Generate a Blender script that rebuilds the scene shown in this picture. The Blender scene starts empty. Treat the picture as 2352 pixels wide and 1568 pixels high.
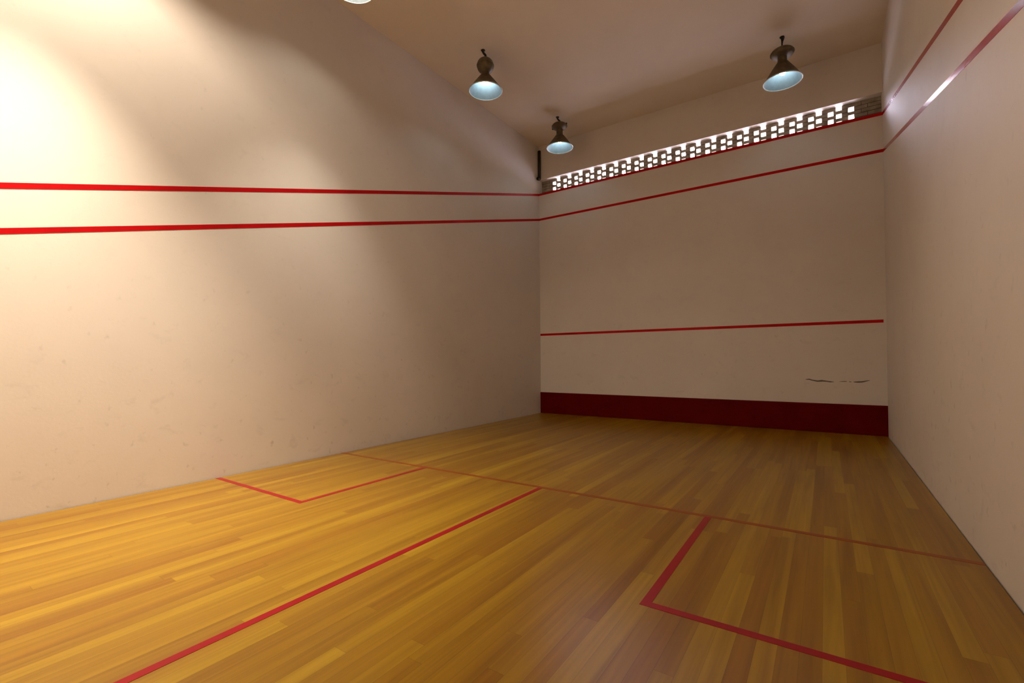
import bpy, bmesh, math, random
from mathutils import Vector, Matrix
random.seed(7)
scene = bpy.context.scene
C = scene.collection

# ------------------------------------------------------------------ camera
IW, IH = 2352, 1568
F, CX, CY = 1061.65, 1181.3, 808.2
cam_data = bpy.data.cameras.new('camera')
cam_data.sensor_fit = 'HORIZONTAL'
cam_data.sensor_width = 36.0
cam_data.lens = 36.0 * F / IW
cam_data.shift_x = -(CX - IW / 2) / IW
cam_data.shift_y = (CY - IH / 2) / IW
cam_data.clip_start = 0.02
cam = bpy.data.objects.new('camera', cam_data)
C.objects.link(cam)
yaw, pitch, roll = -0.5928, 0.0127, -0.0084
fw = Vector((math.sin(yaw) * math.cos(pitch), math.cos(yaw) * math.cos(pitch), math.sin(pitch)))
rt = Vector((math.cos(yaw), -math.sin(yaw), 0))
up = rt.cross(fw)
rt2 = math.cos(roll) * rt + math.sin(roll) * up
up2 = -math.sin(roll) * rt + math.cos(roll) * up
M = Matrix((rt2, up2, -fw)).transposed().to_4x4()
M.translation = Vector((5.5915, -9.4102, 1.2966))
cam.matrix_world = M
scene.camera = cam

# ------------------------------------------------------------------ world, exposure
scene.view_settings.view_transform = 'Standard'
scene.view_settings.look = 'None'
scene.view_settings.gamma = 1.0
scene.view_settings.exposure = 0.0
scene.view_settings.use_curve_mapping = False
scene.cycles.sample_clamp_indirect = 4.0
world = bpy.data.worlds.new('sky')
scene.world = world
world.use_nodes = True
wn = world.node_tree
wb = wn.nodes['Background']
# hazy sky, sunlit ground below the horizon, brightest patch of haze beyond the left half of the vent
tcw = wn.nodes.new('ShaderNodeTexCoord')
sepw = wn.nodes.new('ShaderNodeSeparateXYZ'); wn.links.new(tcw.outputs['Generated'], sepw.inputs[0])
rw = wn.nodes.new('ShaderNodeValToRGB')
mrw = wn.nodes.new('ShaderNodeMapRange'); mrw.inputs[1].default_value = -0.12; mrw.inputs[2].default_value = 0.05
wn.links.new(sepw.outputs[2], mrw.inputs[0]); wn.links.new(mrw.outputs[0], rw.inputs['Fac'])
SKY_UP, SKY_DOWN, SKY_SPOT = 14.0, 58.0, 350.0
rw.color_ramp.elements[0].color = (0.90, 0.82, 1.0, 1); rw.color_ramp.elements[1].color = (0.95, 0.93, 0.94, 1)
st = wn.nodes.new('ShaderNodeMapRange'); st.inputs[3].default_value = SKY_DOWN; st.inputs[4].default_value = SKY_UP
wn.links.new(mrw.outputs[0], st.inputs[0])
dirv = Vector((-0.42, 0.90, 0.50)).normalized()
dt = wn.nodes.new('ShaderNodeVectorMath'); dt.operation = 'DOT_PRODUCT'; dt.inputs[1].default_value = dirv
nrm = wn.nodes.new('ShaderNodeVectorMath'); nrm.operation = 'NORMALIZE'
wn.links.new(tcw.outputs['Generated'], nrm.inputs[0]); wn.links.new(nrm.outputs[0], dt.inputs[0])
sp = wn.nodes.new('ShaderNodeMapRange'); sp.interpolation_type = 'SMOOTHSTEP'
sp.inputs[1].default_value = math.cos(math.radians(13)); sp.inputs[2].default_value = math.cos(math.radians(2))
wn.links.new(dt.outputs['Value'], sp.inputs[0])
def wscale(col, fac):
    n = wn.nodes.new('ShaderNodeVectorMath'); n.operation = 'SCALE'
    if isinstance(col, tuple): n.inputs[0].default_value = col
    else: wn.links.new(col, n.inputs[0])
    wn.links.new(fac, n.inputs[3]); return n.outputs[0]
spot_k = wn.nodes.new('ShaderNodeMath'); spot_k.operation = 'MULTIPLY'; spot_k.inputs[1].default_value = SKY_SPOT
wn.links.new(sp.outputs[0], spot_k.inputs[0])
addw = wn.nodes.new('ShaderNodeVectorMath'); addw.operation = 'ADD'
wn.links.new(wscale(rw.outputs['Color'], st.outputs[0]), addw.inputs[0])
wn.links.new(wscale((0.80, 0.78, 1.0), spot_k.outputs[0]), addw.inputs[1])
wn.links.new(addw.outputs[0], wb.inputs[0])
wb.inputs[1].default_value = 1.0

# light portal in the vent slot: emits nothing, only tells the renderer where daylight enters
pl = bpy.data.lights.new('vent_portal', 'AREA'); pl.shape = 'RECTANGLE'; pl.size = 6.4; pl.size_y = 0.34
pl.cycles.is_portal = True
po = bpy.data.objects.new('vent_portal', pl); C.objects.link(po)
po.location = (3.2, 0.262, 5.345); po.rotation_euler = (-math.pi/2, 0, 0)

# lamp output: (bulb colour, bulb radiance)
COOL = (0.72, 0.90, 1.0)
WARM = (1.0, 0.83, 0.63)
LAMPS = [  # x, y, colour, strength, canister style, label
    (1.085, -3.49, COOL, 50.0, 'round', 'middle pendant lamp of the three on the left, with a round canister top'),
    (1.075, -0.955, COOL, 50.0, 'knobbed', 'smallest looking grey pendant lamp, hanging near the black pipe in the far left corner'),
    (5.091, -1.067, COOL, 40.0, 'flat', 'grey pendant lamp hanging alone at the right, above the brick vent'),
    (1.10, -6.05, (1.0, 0.89, 0.74), 200.0, 'round', 'pendant lamp cut by the top edge of the photo, only its shade rim showing'),
    (1.10, -8.65, WARM, 3000.0, 'round', 'warm glowing pendant lamp of the left row nearest the back wall'),
    (5.09, -3.60, WARM, 40.0, 'flat', 'pendant lamp second from the front wall in the right row'),
    (5.09, -6.10, WARM, 60.0, 'flat', 'pendant lamp third from the front wall in the right row'),
    (5.09, -8.65, WARM, 110.0, 'flat', 'pendant lamp of the right row nearest the back wall'),
]
BEAM = {'warm': 2000.0, 'mid': 420.0}        # watts thrown downward by the reflector of the strong warm lamp

# ------------------------------------------------------------------ dimensions
W, L, H = 6.4, 9.75, 6.30
TIN, SERV, LOW, HIGH = 0.4864, 1.8364, 4.5652, 5.1585
SL, SH = 0.2545, 0.2798
SLOT0, SLOT1 = 5.184, 5.505
SHORT = 5.4155
LW = 0.05

# ------------------------------------------------------------------ helpers
def link(name, bm, mat, parent=None, smooth=False):
    me = bpy.data.meshes.new(name)
    bmesh.ops.recalc_face_normals(bm, faces=bm.faces)
    bm.to_mesh(me); bm.free()
    for m in (mat if isinstance(mat, (list, tuple)) else [mat]):
        me.materials.append(m)
    if smooth:
        for p in me.polygons: p.use_smooth = True
    o = bpy.data.objects.new(name, me)
    C.objects.link(o)
    if parent: o.parent = parent
    return o

def tag(o, label=None, cat=None, group=None, kind=None):
    if label: o['label'] = label
    if cat: o['category'] = cat
    if group: o['group'] = group
    if kind or cat: o['kind'] = kind or 'thing'
    return o

def box(bm, x0, x1, y0, y1, z0, z1, mi=0):
    v = [bm.verts.new(p) for p in ((x0,y0,z0),(x1,y0,z0),(x1,y1,z0),(x0,y1,z0),(x0,y0,z1),(x1,y0,z1),(x1,y1,z1),(x0,y1,z1))]
    for f in ((0,3,2,1),(4,5,6,7),(0,1,5,4),(1,2,6,5),(2,3,7,6),(3,0,4,7)):
        bm.faces.new([v[i] for i in f]).material_index = mi

def prism(bm, poly, axis, a, b):
    """poly: 2D points; extruded along axis (0 x,1 y,2 z) from a to b"""
    def P(p, t):
        q = list(p); q.insert(axis, t); return q
    lo = [bm.verts.new(P(p, a)) for p in poly]
    hi = [bm.verts.new(P(p, b)) for p in poly]
    bm.faces.new(lo); bm.faces.new(hi[::-1])
    n = len(poly)
    for i in range(n):
        bm.faces.new((lo[i], hi[i], hi[(i+1) % n], lo[(i+1) % n]))

def lathe(bm, prof, seg=40, c=(0,0), cap=False):
    rings = []
    for r, z in prof:
        if r < 1e-5: rings.append([bm.verts.new((c[0], c[1], z))])
        else: rings.append([bm.verts.new((c[0]+r*math.cos(2*math.pi*i/seg), c[1]+r*math.sin(2*math.pi*i/seg), z)) for i in range(seg)])
    for a, b in zip(rings, rings[1:]):
        for i in range(seg):
            j = (i+1) % seg
            if len(a) == 1 and len(b) == 1: continue
            if len(a) == 1: bm.faces.new((a[0], b[i], b[j]))
            elif len(b) == 1: bm.faces.new((a[i], b[0], a[j]))
            else: bm.faces.new((a[i], b[i], b[j], a[j]))

def tube(bm, pts, r, seg=14, caps=True):
    pts = [Vector(p) for p in pts]
    rings = []
    ref = None
    for i, p in enumerate(pts):
        d = (pts[min(i+1, len(pts)-1)] - pts[max(i-1, 0)]).normalized()
        if ref is None:
            ref = d.orthogonal().normalized()
        else:
            ref = (ref - d * ref.dot(d)).normalized()
        b = d.cross(ref)
        rr = r[i] if isinstance(r, (list, tuple)) else r
        rings.append([bm.verts.new(p + rr*(math.cos(2*math.pi*k/seg)*ref + math.sin(2*math.pi*k/seg)*b)) for k in range(seg)])
    for a, b in zip(rings, rings[1:]):
        for k in range(seg):
            bm.faces.new((a[k], a[(k+1) % seg], b[(k+1) % seg], b[k]))
    if caps:
        bm.faces.new(rings[0][::-1]); bm.faces.new(rings[-1])

# ------------------------------------------------------------------ materials
def new_mat(name):
    m = bpy.data.materials.new(name); m.use_nodes = True
    nt = m.node_tree
    return m, nt, nt.nodes['Principled BSDF']

def simple(name, col, rough=0.6, metal=0.0, spec=0.5, noise=0.12, scale=20):
    m, nt, b = new_mat(name)
    tc = nt.nodes.new('ShaderNodeTexCoord')
    n = nt.nodes.new('ShaderNodeTexNoise'); n.inputs['Scale'].default_value = scale; n.inputs['Detail'].default_value = 4
    nt.links.new(tc.outputs['Object'], n.inputs['Vector'])
    r = nt.nodes.new('ShaderNodeValToRGB')
    r.color_ramp.elements[0].position = 0.3; r.color_ramp.elements[1].position = 0.7
    r.color_ramp.elements[0].color = tuple(c*(1-noise) for c in col) + (1,)
    r.color_ramp.elements[1].color = tuple(min(1, c*(1+noise)) for c in col) + (1,)
    nt.links.new(n.outputs['Fac'], r.inputs['Fac'])
    nt.links.new(r.outputs['Color'], b.inputs['Base Color'])
    b.inputs['Roughness'].default_value = rough
    b.inputs['Metallic'].default_value = metal
    b.inputs['Specular IOR Level'].default_value = spec
    return m

def mixc(nt, fac, a, b, mode='MIX'):
    n = nt.nodes.new('ShaderNodeMix'); n.data_type = 'RGBA'; n.blend_type = mode
    for s, v in ((n.inputs[0], fac), (n.inputs[6], a), (n.inputs[7], b)):
        if hasattr(v, 'links') or isinstance(v, bpy.types.NodeSocket): nt.links.new(v, s)
        elif isinstance(v, (int, float)): s.default_value = v
        else: s.default_value = tuple(v) + (1,)
    return n.outputs[2]

def ramp(nt, src, stops):
    r = nt.nodes.new('ShaderNodeValToRGB')
    while len(r.color_ramp.elements) < len(stops): r.color_ramp.elements.new(0.5)
    for e, (p, c) in zip(r.color_ramp.elements, stops):
        e.position = p; e.color = tuple(c) + (1,) if not isinstance(c, (int, float)) else (c, c, c, 1)
    nt.links.new(src, r.inputs['Fac'])
    return r.outputs['Color']

def noise(nt, vec, scale, detail=4, rough=0.5, dist=0.0):
    n = nt.nodes.new('ShaderNodeTexNoise')
    n.inputs['Scale'].default_value = scale; n.inputs['Detail'].default_value = detail
    n.inputs['Roughness'].default_value = rough; n.inputs['Distortion'].default_value = dist
    nt.links.new(vec, n.inputs['Vector'])
    return n.outputs['Fac']

def mapping(nt, vec, scale=(1,1,1), rot=(0,0,0), loc=(0,0,0)):
    n = nt.nodes.new('ShaderNodeMapping')
    n.inputs['Scale'].default_value = scale; n.inputs['Rotation'].default_value = rot; n.inputs['Location'].default_value = loc
    nt.links.new(vec, n.inputs['Vector'])
    return n.outputs['Vector']

def bump(nt, h, strength, dist, bsdf):
    n = nt.nodes.new('ShaderNodeBump'); n.inputs['Strength'].default_value = strength; n.inputs['Distance'].default_value = dist
    nt.links.new(h, n.inputs['Height']); nt.links.new(n.outputs['Normal'], bsdf.inputs['Normal'])

def plaster(name, col, scuffs=True, rough=0.6, spec=0.12):
    m, nt, b = new_mat(name)
    tc = nt.nodes.new('ShaderNodeTexCoord').outputs['Object']
    big = ramp(nt, noise(nt, tc, 0.9, 5, 0.6), ((0.3, 0.93), (0.7, 1.0)))
    c = mixc(nt, 1.0, col, big, 'MULTIPLY')
    if scuffs:
        # ball and shoe marks: sparse smudges, most of them on the lower wall
        sm = ramp(nt, noise(nt, mapping(nt, tc, (1.0, 1.0, 1.5)), 4.2, 6, 0.65, 0.4), ((0.58, 0.0), (0.76, 1.0)))
        dots = ramp(nt, noise(nt, mapping(nt, tc, (1, 1, 0.8), loc=(3, 5, 1)), 11, 3, 0.5), ((0.66, 0.0), (0.76, 1.0)))
        sep = nt.nodes.new('ShaderNodeSeparateXYZ'); nt.links.new(tc, sep.inputs[0])
        mr = nt.nodes.new('ShaderNodeMapRange'); nt.links.new(sep.outputs[2], mr.inputs[0])
        mr.inputs[1].default_value = 0.0; mr.inputs[2].default_value = 2.6
        mr.inputs[3].default_value = 0.36; mr.inputs[4].default_value = 0.11
        def mul(a, b_):
            n = nt.nodes.new('ShaderNodeMath'); n.operation = 'MULTIPLY'; nt.links.new(a, n.inputs[0])
            if isinstance(b_, float): n.inputs[1].default_value = b_
            else: nt.links.new(b_, n.inputs[1])
            return n.outputs[0]
        c = mixc(nt, mul(sm, mr.outputs[0]), c, tuple(k*0.55 for k in col))
        c = mixc(nt, mul(dots, mr.outputs[0]), c, tuple(k*0.35 for k in col))
    nt.links.new(c, b.inputs['Base Color'])
    b.inputs['Roughness'].default_value = rough
    b.inputs['Specular IOR Level'].default_value = spec
    bump(nt, noise(nt, tc, 35, 4, 0.6), 0.08, 0.01, b)
    return m

m_wall = plaster('painted_plaster', (0.81, 0.75, 0.695))
m_ceil = plaster('ceiling_plaster', (0.86, 0.76, 0.63), scuffs=False, rough=0.8, spec=0.1)

def gloss_red(name, col, rough, spec=0.5, wear=0.0):
    m, nt, b = new_mat(name)
    tc = nt.nodes.new('ShaderNodeTexCoord').outputs['Object']
    f = ramp(nt, noise(nt, tc, 3.0, 5, 0.6), ((0.35, 0.88), (0.65, 1.06)))
    nt.links.new(mixc(nt, 1.0, col, f, 'MULTIPLY'), b.inputs['Base Color'])
    b.inputs['Roughness'].default_value = rough
    b.inputs['Specular IOR Level'].default_value = spec
    return m
m_line_wall = gloss_red('red_wall_paint', (0.48, 0.003, 0.005), 0.45, 0.12)
m_line_gloss = gloss_red('glossy_red_wall_paint', (0.50, 0.010, 0.010), 0.18, 0.3)
m_line_floor = gloss_red('red_floor_paint', (0.30, 0.003, 0.010), 0.30, 0.2)
m_line_worn = gloss_red('worn_red_floor_paint', (0.27, 0.055, 0.006), 0.30, 0.2)
m_tin = gloss_red('dark_red_tin_paint', (0.12, 0.0025, 0.0025), 0.5, 0.03)
m_gap = simple('dark_gap', (0.05, 0.04, 0.02), 0.9)

def wood():
    m, nt, b = new_mat('varnished_strip_floor')
    tc = nt.nodes.new('ShaderNodeTexCoord').outputs['Object']
    sep = nt.nodes.new('ShaderNodeSeparateXYZ'); nt.links.new(tc, sep.inputs[0])
    def mo(op, x, y=None):
        n = nt.nodes.new('ShaderNodeMath'); n.operation = op
        for i, v in enumerate((x, y)):
            if v is None: continue
            if isinstance(v, (int, float)): n.inputs[i].default_value = v
            else: nt.links.new(v, n.inputs[i])
        return n.outputs[0]
    def wn(vx, vy):
        c = nt.nodes.new('ShaderNodeCombineXYZ')
        nt.links.new(vx, c.inputs[0])
        if isinstance(vy, (int, float)): c.inputs[1].default_value = vy
        else: nt.links.new(vy, c.inputs[1])
        w = nt.nodes.new('ShaderNodeTexWhiteNoise'); w.noise_dimensions = '2D'
        nt.links.new(c.outputs[0], w.inputs['Vector'])
        return w.outputs['Value'], w.outputs['Color']
    PW, PL = 0.083, 2.3                                     # strip width and board length, boards run along the court
    u = mo('DIVIDE', sep.outputs[0], PW)
    row = mo('FLOOR', u)
    v = mo('DIVIDE', mo('ADD', sep.outputs[1], mo('MULTIPLY', wn(row, 3.7)[0], 11.0)), PL)
    idx = mo('FLOOR', v)
    val, colr = wn(row, idx)
    fu, fv = mo('FRACT', u), mo('FRACT', v)
    eu = mo('MINIMUM', fu, mo('SUBTRACT', 1.0, fu)); ev = mo('MINIMUM', fv, mo('SUBTRACT', 1.0, fv))
    su = mo('LESS_THAN', eu, 0.009); sv = mo('LESS_THAN', ev, 0.0004)
    seamf = mo('MAXIMUM', su, sv)
    tone = ramp(nt, val, ((0.0, (0.250, 0.112, 0.004)), (0.35, (0.285, 0.146, 0.005)), (0.7, (0.310, 0.166, 0.006)), (1.0, (0.360, 0.212, 0.009))))
    # grain: stretched along Y, shifted for each board
    comb = nt.nodes.new('ShaderNodeVectorMath'); comb.operation = 'ADD'
    sc = nt.nodes.new('ShaderNodeVectorMath'); sc.operation = 'SCALE'; sc.inputs[3].default_value = 37.0
    nt.links.new(colr, sc.inputs[0]); nt.links.new(tc, comb.inputs[0]); nt.links.new(sc.outputs[0], comb.inputs[1])
    g1 = noise(nt, mapping(nt, comb.outputs[0], (16, 0.55, 1)), 1.0, 3, 0.55, 0.5)
    g2 = noise(nt, mapping(nt, comb.outputs[0], (50, 1.6, 1)), 1.0, 2, 0.5)
    t = mixc(nt, 1.0, tone, ramp(nt, g1, ((0.30, (0.80, 0.74, 0.65)), (0.5, (1, 1, 1)), (0.72, (1.16, 1.20, 1.35)))), 'MULTIPLY')
    t = mixc(nt, 0.5, t, ramp(nt, g2, ((0.30, (0.82, 0.78, 0.7)), (0.6, (1.05, 1.05, 1.05)))), 'MULTIPLY')
    seam = ramp(nt, seamf, ((0.0, 1.0), (1.0, 0.62)))
    t = mixc(nt, 1.0, t, seam, 'MULTIPLY')
    nt.links.new(t, b.inputs['Base Color'])
    rr = ramp(nt, noise(nt, mapping(nt, tc, (3, 0.6, 1)), 1.0, 4), ((0.3, 0.28), (0.7, 0.31)))
    nt.links.new(rr, b.inputs['Roughness'])
    b.inputs['Specular IOR Level'].default_value = 0.34
    return m
m_wood = wood()

m_brick = simple('bare_brick', (0.32, 0.27, 0.21), 0.9, spec=0.1, noise=0.3, scale=9)
m_mortar = simple('brick_mortar', (0.10, 0.085, 0.07), 0.95, spec=0.05)
m_lampmetal = simple('dull_lamp_metal', (0.115, 0.085, 0.045), 0.5, metal=0.35, noise=0.3, scale=14)
m_hook = simple('dark_hook_steel', (0.03, 0.02, 0.015), 0.6, metal=0.3)
m_reflector = simple('pale_blue_reflector', (0.20, 0.245, 0.26), 0.35, noise=0.08)
m_rim = simple('rim_metal', (0.55, 0.58, 0.52), 0.4, metal=0.2)
m_pipe = simple('black_pipe_paint', (0.012, 0.006, 0.004), 0.45)
m_scuff = simple('scuff_grey', (0.17, 0.13, 0.10), 0.8, noise=0.3)

def bulb_mat(col, s):
    m = bpy.data.materials.new('lit_bulb'); m.use_nodes = True
    b = m.node_tree.nodes['Principled BSDF']
    b.inputs['Base Color'].default_value = (0.9, 0.9, 0.9, 1)
    b.inputs['Emission Color'].default_value = col + (1,)
    b.inputs['Emission Strength'].default_value = s
    return m

# ------------------------------------------------------------------ setting
T = 0.30
bm = bmesh.new()
box(bm, 0.012, W-0.012, -L, 0.0, -0.02, 0.0, 0)
box(bm, -T, W+T, -L-T, T, -0.20, -0.02, 1)
tag(link('floor', bm, [m_wood, m_gap]), 'varnished golden strip wood floor', kind='structure')
bm = bmesh.new(); box(bm, -T, W+T, -L-T, T, H, H+0.2)
tag(link('ceiling', bm, m_ceil), 'plain off-white plaster ceiling', kind='structure')
bm = bmesh.new(); box(bm, -T, 0, -L-T, T, -0.02, H)
tag(link('wall_left', bm, m_wall), 'long off-white left side wall', kind='structure')
bm = bmesh.new(); box(bm, W, W+T, -L-T, T, -0.02, H)
tag(link('wall_right', bm, m_wall), 'off-white right side wall', kind='structure')
bm = bmesh.new(); box(bm, 0, W, -L-T, -L, -0.02, H)
tag(link('wall_back', bm, m_wall), 'off-white back wall', kind='structure')
bm = bmesh.new()
box(bm, 0, W, 0, 0.27, -0.02, SLOT0)
box(bm, 0, W, 0, 0.27, SLOT1, H)
wall_front = tag(link('wall_front', bm, m_wall), 'off-white front wall with a long slot near the ceiling', kind='structure')

# scuffed crack on the front wall
def ribbon(bm, pts, y0, y1):
    for (x0, z0, w0), (x1, z1, w1) in zip(pts, pts[1:]):
        prism(bm, [(x0, z0-w0), (x1, z1-w1), (x1, z1+w1), (x0, z0+w0)], 1, y0, y1)
bm = bmesh.new()
ribbon(bm, [(5.295,.885,.003),(5.35,.888,.010),(5.40,.872,.009),(5.47,.858,.012),(5.53,.866,.014),(5.59,.860,.009),(5.65,.852,.010),(5.70,.850,.003)], -0.0012, 0.001)
ribbon(bm, [(5.77,.857,.002),(5.83,.862,.006),(5.875,.862,.005)], -0.0012, 0.001)
ribbon(bm, [(5.905,.858,.005),(5.935,.856,.005)], -0.0012, 0.001)
ribbon(bm, [(5.965,.855,.005),(6.02,.855,.012),(6.07,.858,.012),(6.12,.870,.009),(6.18,.888,.003)], -0.0012, 0.001)
link('scuff_mark', bm, m_scuff, wall_front)

# ------------------------------------------------------------------ brick vent
bm = bmesh.new()
y0, y1 = 0.135, 0.200
P, X0 = 0.2832, 0.338           # pitch and centre of the first two-hole column
NC = 5; CH = (SLOT1 - SLOT0) / NC
GW = 0.080; OFF = 0.115
BH = 0.055
def course_z(k): return SLOT0 + (k + 0.5) * CH
cols2 = [X0 + i*P for i in range(21)]
cols3 = [X0 + OFF + i*P for i in range(20)]
first, last = X0 - GW/2, cols2[-1] + GW/2
random.seed(3)
for k in range(NC):
    zc = course_z(k)
    gaps = cols3 if k % 2 == 0 else cols2
    # bricks between gaps; the outer stretches are closed brickwork
    edges = [0.0] + [e for g in gaps for e in (g-GW/2, g+GW/2)] + [W]
    for a, b in zip(edges[::2], edges[1::2]):
        n = max(1, round((b-a)/0.23)) if (b-a) > 0.3 else 1
        for j in range(n):
            s = a + (b-a)*j/n; e = a + (b-a)*(j+1)/n
            jit = random.uniform(-0.004, 0.004)
            g = 0.0 if n == 1 else 0.004
            box(bm, s + (g if j else 0), e - (g if j < n-1 else 0), y0+jit, y1, zc-BH/2, zc+BH/2, 0)
            if n > 1 and j < n-1:
                box(bm, e-0.006, e+0.006, y0+0.01, y1, zc-BH/2, zc+BH/2, 1)
# mortar beds wherever two courses overlap (everywhere but over or under a gap)
for k in range(NC+1):
    z = SLOT0 + k*CH
    a, b = (z - (CH-BH)/2, z + (CH-BH)/2)
    a, b = max(a, SLOT0), min(b, SLOT1)
    holes = []
    if k < NC: holes += (cols3 if k % 2 == 0 else cols2)
    if k > 0: holes += (cols3 if (k-1) % 2 == 0 else cols2)
    holes = sorted(set(holes))
    edges = [0.0] + [e for g in holes for e in (g-GW/2, g+GW/2)] + [W]
    for s, e in zip(edges[::2], edges[1::2]):
        if e > s: box(bm, s, e, y0+0.008, y1, a, b, 1)
vent = tag(link('brick_vent', bm, [m_brick, m_mortar]), 'pierced brick screen with daylight holes in the slot below the ceiling', 'vent')

# ------------------------------------------------------------------ painted wall lines
TH = 0.002
def front_line(zc, x0, x1, label, mat=None, w=LW):
    bm = bmesh.new(); box(bm, x0, x1, -TH, 0.0, zc-w/2, zc+w/2)
    return tag(link('painted_line', bm, mat or m_line_wall), label, 'wall line')
front_line(HIGH, 0.002, W-0.002, 'dark red line along the bottom edge of the brick vent on the front wall')
front_line(LOW, 0.002, W-0.002, 'red line across the front wall, the second one below the brick vent')
front_line(SERV, 0.0025, W-0.035, 'lowest red line on the front wall, stopping just short of the right corner')
def side_line(left, z, s, label, mat):
    zb = z - s*L
    hw = LW/2*math.sqrt(1+s*s)
    poly = [(-L, zb-hw), (0.0, z-hw), (0.0, z+hw), (-L, zb+hw)]
    bm = bmesh.new()
    if left: prism(bm, poly, 0, 0.0003, TH)
    else: prism(bm, poly, 0, W-TH, W-0.0003)
    return tag(link('painted_line', bm, mat), label, 'wall line')
side_line(True, HIGH, SH, 'upper of the two red lines on the left wall', m_line_wall)
side_line(True, LOW, SL, 'lower of the two red lines on the left wall', m_line_wall)
side_line(False, HIGH, SH, 'upper of the two glossy red lines rising on the right wall', m_line_gloss)
side_line(False, LOW, SL, 'lower glossy red line on the right wall with the whitish glare on it', m_line_gloss)

# tin
tin = tag(bpy.data.objects.new('tin_board', None), 'dark red board along the foot of the front wall', 'tin board')
C.objects.link(tin); tin.location = (W/2, -0.012, 0)
bm = bmesh.new(); box(bm, -W/2+0.001, W/2-0.001, -0.010, 0.011, 0.001, TIN-0.028)
link('panel', bm, m_tin, tin)
bm = bmesh.new(); prism(bm, [(-0.015, TIN-0.028), (0.011, TIN-0.028), (0.011, TIN), (-0.008, TIN)], 0, -W/2+0.001, W/2-0.001)
link('top_rail', bm, m_tin, tin)

# ------------------------------------------------------------------ floor lines
FZ = 0.0015
bm = bmesh.new(); box(bm, 0.013, W-0.013, -SHORT-LW/2, -SHORT+LW/2, 0.0, FZ)
tag(link('painted_line', bm, m_line_worn), 'thin brownish red line crossing the floor from left wall to right wall', 'floor line')
bm = bmesh.new(); box(bm, 3.2158-LW/2, 3.2158+LW/2, -L, -SHORT-LW/2, 0.0, FZ)
tag(link('painted_line', bm, m_line_floor), 'long red line running down the middle of the floor toward the camera', 'floor line')
BX, BY = 1.6133, 1.585
for left in (True, False):
    bm = bmesh.new()
    yb = -SHORT - BY
    if left:
        poly = [(0.013, yb-LW/2), (BX+LW/2, yb-LW/2), (BX+LW/2, -SHORT-LW/2), (BX-LW/2, -SHORT-LW/2), (BX-LW/2, yb+LW/2), (0.013, yb+LW/2)]
    else:
        xi = W - BX
        poly = [(W-0.013, yb-LW/2), (xi-LW/2, yb-LW/2), (xi-LW/2, -SHORT-LW/2), (xi+LW/2, -SHORT-LW/2), (xi+LW/2, yb+LW/2), (W-0.013, yb+LW/2)]
    prism(bm, poly, 2, 0.0, FZ)
    tag(link('painted_line', bm, m_line_floor), 'red corner-shaped service box line beside the left wall' if left else 'wide red corner-shaped service box line at the right, near the camera', 'floor line')

# ------------------------------------------------------------------ black pipe in the far left corner
pp = tag(bpy.data.objects.new('drain_pipe', None), 'short black pipe hanging in the far left corner beside the brick vent', 'pipe')
C.objects.link(pp); pp.location = (0.038, -0.038, 5.52)
bm = bmesh.new()
R0 = 0.034
tube(bm, [(0,0,0.03),(0,0,0.66)], R0)
link('pipe', bm, m_pipe, pp, True)
bm = bmesh.new()
el = [(0,0,0.03)]
for i in range(1, 9):
    a = math.pi/2*i/8
    el.append((0, -0.045*(1-math.cos(a)), 0.03-0.045*math.sin(a)))
el.append((0, -0.085, -0.015))
tube(bm, el, R0+0.003)
link('elbow', bm, m_pipe, pp, True)

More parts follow.
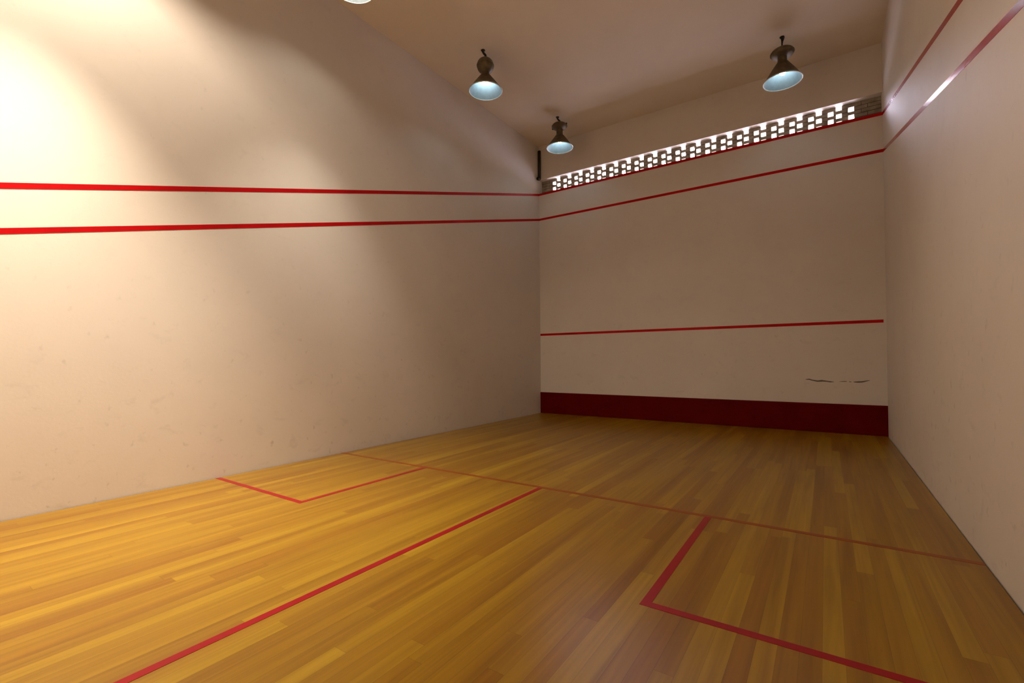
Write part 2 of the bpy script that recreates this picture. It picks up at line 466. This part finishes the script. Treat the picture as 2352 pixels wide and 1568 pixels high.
# ------------------------------------------------------------------ pendant lamps
def make_lamp(x, y, col, s, style, label):
    t = bpy.data.objects.new('pendant_lamp', None)
    tag(t, label, 'ceiling lamp', 'pendant lamps in two rows under the ceiling')
    C.objects.link(t); t.location = (x, y, H)
    # z measured down from the ceiling
    if style == 'round': zt, rc, ha, zn, zr = -0.152, 0.137, 0.120, -0.425, -0.682
    elif style == 'flat': zt, rc, ha, zn, zr = -0.185, 0.165, 0.074, -0.400, -0.700
    else: zt, rc, ha, zn, zr = -0.140, 0.157, 0.068, -0.390, -0.655
    zc = zt - ha; zb = zc - ha*0.93
    # hook: ceiling plate, slanted bent rod
    bm = bmesh.new()
    lathe(bm, [(0, 0), (0.035, 0), (0.03, -0.012), (0, -0.012)], 16, (-0.045, 0) if style != 'flat' else (0, 0))
    if style == 'flat':
        tube(bm, [(0,0,-0.01), (0.004,0,-0.06), (0,0,-0.11), (0,0,zt-0.004)], [0.02, 0.016, 0.011, 0.011], 10)
        tube(bm, [(0.03,0,-0.012), (0.02,0,-0.05), (0.002,0,-0.09)], 0.007, 8)
    else:
        tube(bm, [(-0.055,0,-0.008), (-0.045,0,-0.035), (-0.02,0,-0.07), (0.005,0,-0.10), (0.012,0,zt-0.004)], [0.014,0.015,0.018,0.018,0.018], 10)
    link('hook', bm, m_hook, t, True)
    # ballast canister
    bm = bmesh.new()
    prof = []
    for k in range(15):
        a = math.pi*k/15
        prof.append((rc*abs(math.sin(a))**0.8, zc + ha*math.cos(a)))
    prof = [p for p in prof if p[1] > zb] + [(0.066, zb)]
    prof[0] = (0, zc+ha)
    prof.append((0, zb))
    lathe(bm, prof, 40)
    link('ballast_housing', bm, m_lampmetal, t, True)
    # band and terminals on the canister
    bm = bmesh.new()
    zz = zc
    lathe(bm, [(rc+0.0005, zz+0.008), (rc+0.005, zz+0.006), (rc+0.005, zz-0.006), (rc+0.0005, zz-0.008)], 40)
    link('housing_band', bm, m_lampmetal, t, True)
    if style == 'round':
        bm = bmesh.new(); box(bm, -rc-0.004, -rc+0.06, -0.02, 0.02, zc+0.03, zc+0.085)
        link('terminal_box', bm, m_lampmetal, t)
    if style == 'knobbed':
        for sx in (-1, 1):
            bm = bmesh.new()
            z0 = zc-0.01 if sx < 0 else zc+0.012
            tube(bm, [(sx*(rc-0.02), 0, z0), (sx*(rc+0.012), 0, z0), (sx*(rc+0.018), 0, z0)], [0.02, 0.02, 0.012], 12)
            link('knob', bm, m_hook, t, True)
    # neck
    bm = bmesh.new()
    lathe(bm, [(0.066, zb+0.004), (0.064, zb-0.004), (0.066, zn+0.01), (0.073, zn-0.002)], 32)
    link('neck', bm, m_lampmetal, t, True)
    # conical shade: outer skin, inner reflector, rolled rim
    rr = 0.268
    bm = bmesh.new()
    n = 10; outer = []
    for i in range(n+1):
        u = i/n
        r = 0.073 + (rr-0.073)*(u**0.95)
        outer.append((r, zn + (zr-zn)*u))
    lathe(bm, [(0.0, zn+0.004), (0.055, zn+0.004)] + outer, 56)
    link('lamp_shade', bm, m_lampmetal, t, True)
    bm = bmesh.new()
    inner = [(max(r-0.007, 0.0), z-0.001) for r, z in outer]
    lathe(bm, [(0, zn-0.006)] + inner, 56)
    link('reflector', bm, m_reflector, t, True)
    bm = bmesh.new()
    ring = [(rr + 0.008*math.cos(a), zr + 0.008*math.sin(a)) for a in [2*math.pi*k/8 for k in range(9)]]
    lathe(bm, ring, 56)
    link('rim', bm, m_rim, t, True)
    # bulb
    bm = bmesh.new()
    zc = zr + (0.105 if s > 500 else 0.135 if s > 155 else 0.150); hb = 0.055; rb = 0.046
    prof = [(rb*math.sin(math.pi*k/10), zc + hb*math.cos(math.pi*k/10)) for k in range(11)]
    prof[0] = (0, zc+hb); prof[-1] = (0, zc-hb)
    lathe(bm, prof, 20)
    link('bulb', bm, bulb_mat(col, s), t, True)
    bm = bmesh.new()
    lathe(bm, [(0.026, zn-0.007), (0.026, zc+hb-0.012), (0, zc+hb-0.012)], 16)
    link('socket', bm, m_hook, t, True)
    # light thrown down by the reflector
    if s > 155:
        ld = bpy.data.lights.new('reflector_beam', 'SPOT')
        ld.energy = BEAM['warm' if s > 500 else 'mid']; ld.color = col; ld.spot_size = math.radians(74); ld.spot_blend = 1.0; ld.shadow_soft_size = 0.05
        lo = bpy.data.objects.new('reflector_beam', ld); C.objects.link(lo); lo.parent = t; lo.location = (0, 0, zr + 0.05)
    return t
for a in LAMPS: make_lamp(*a)
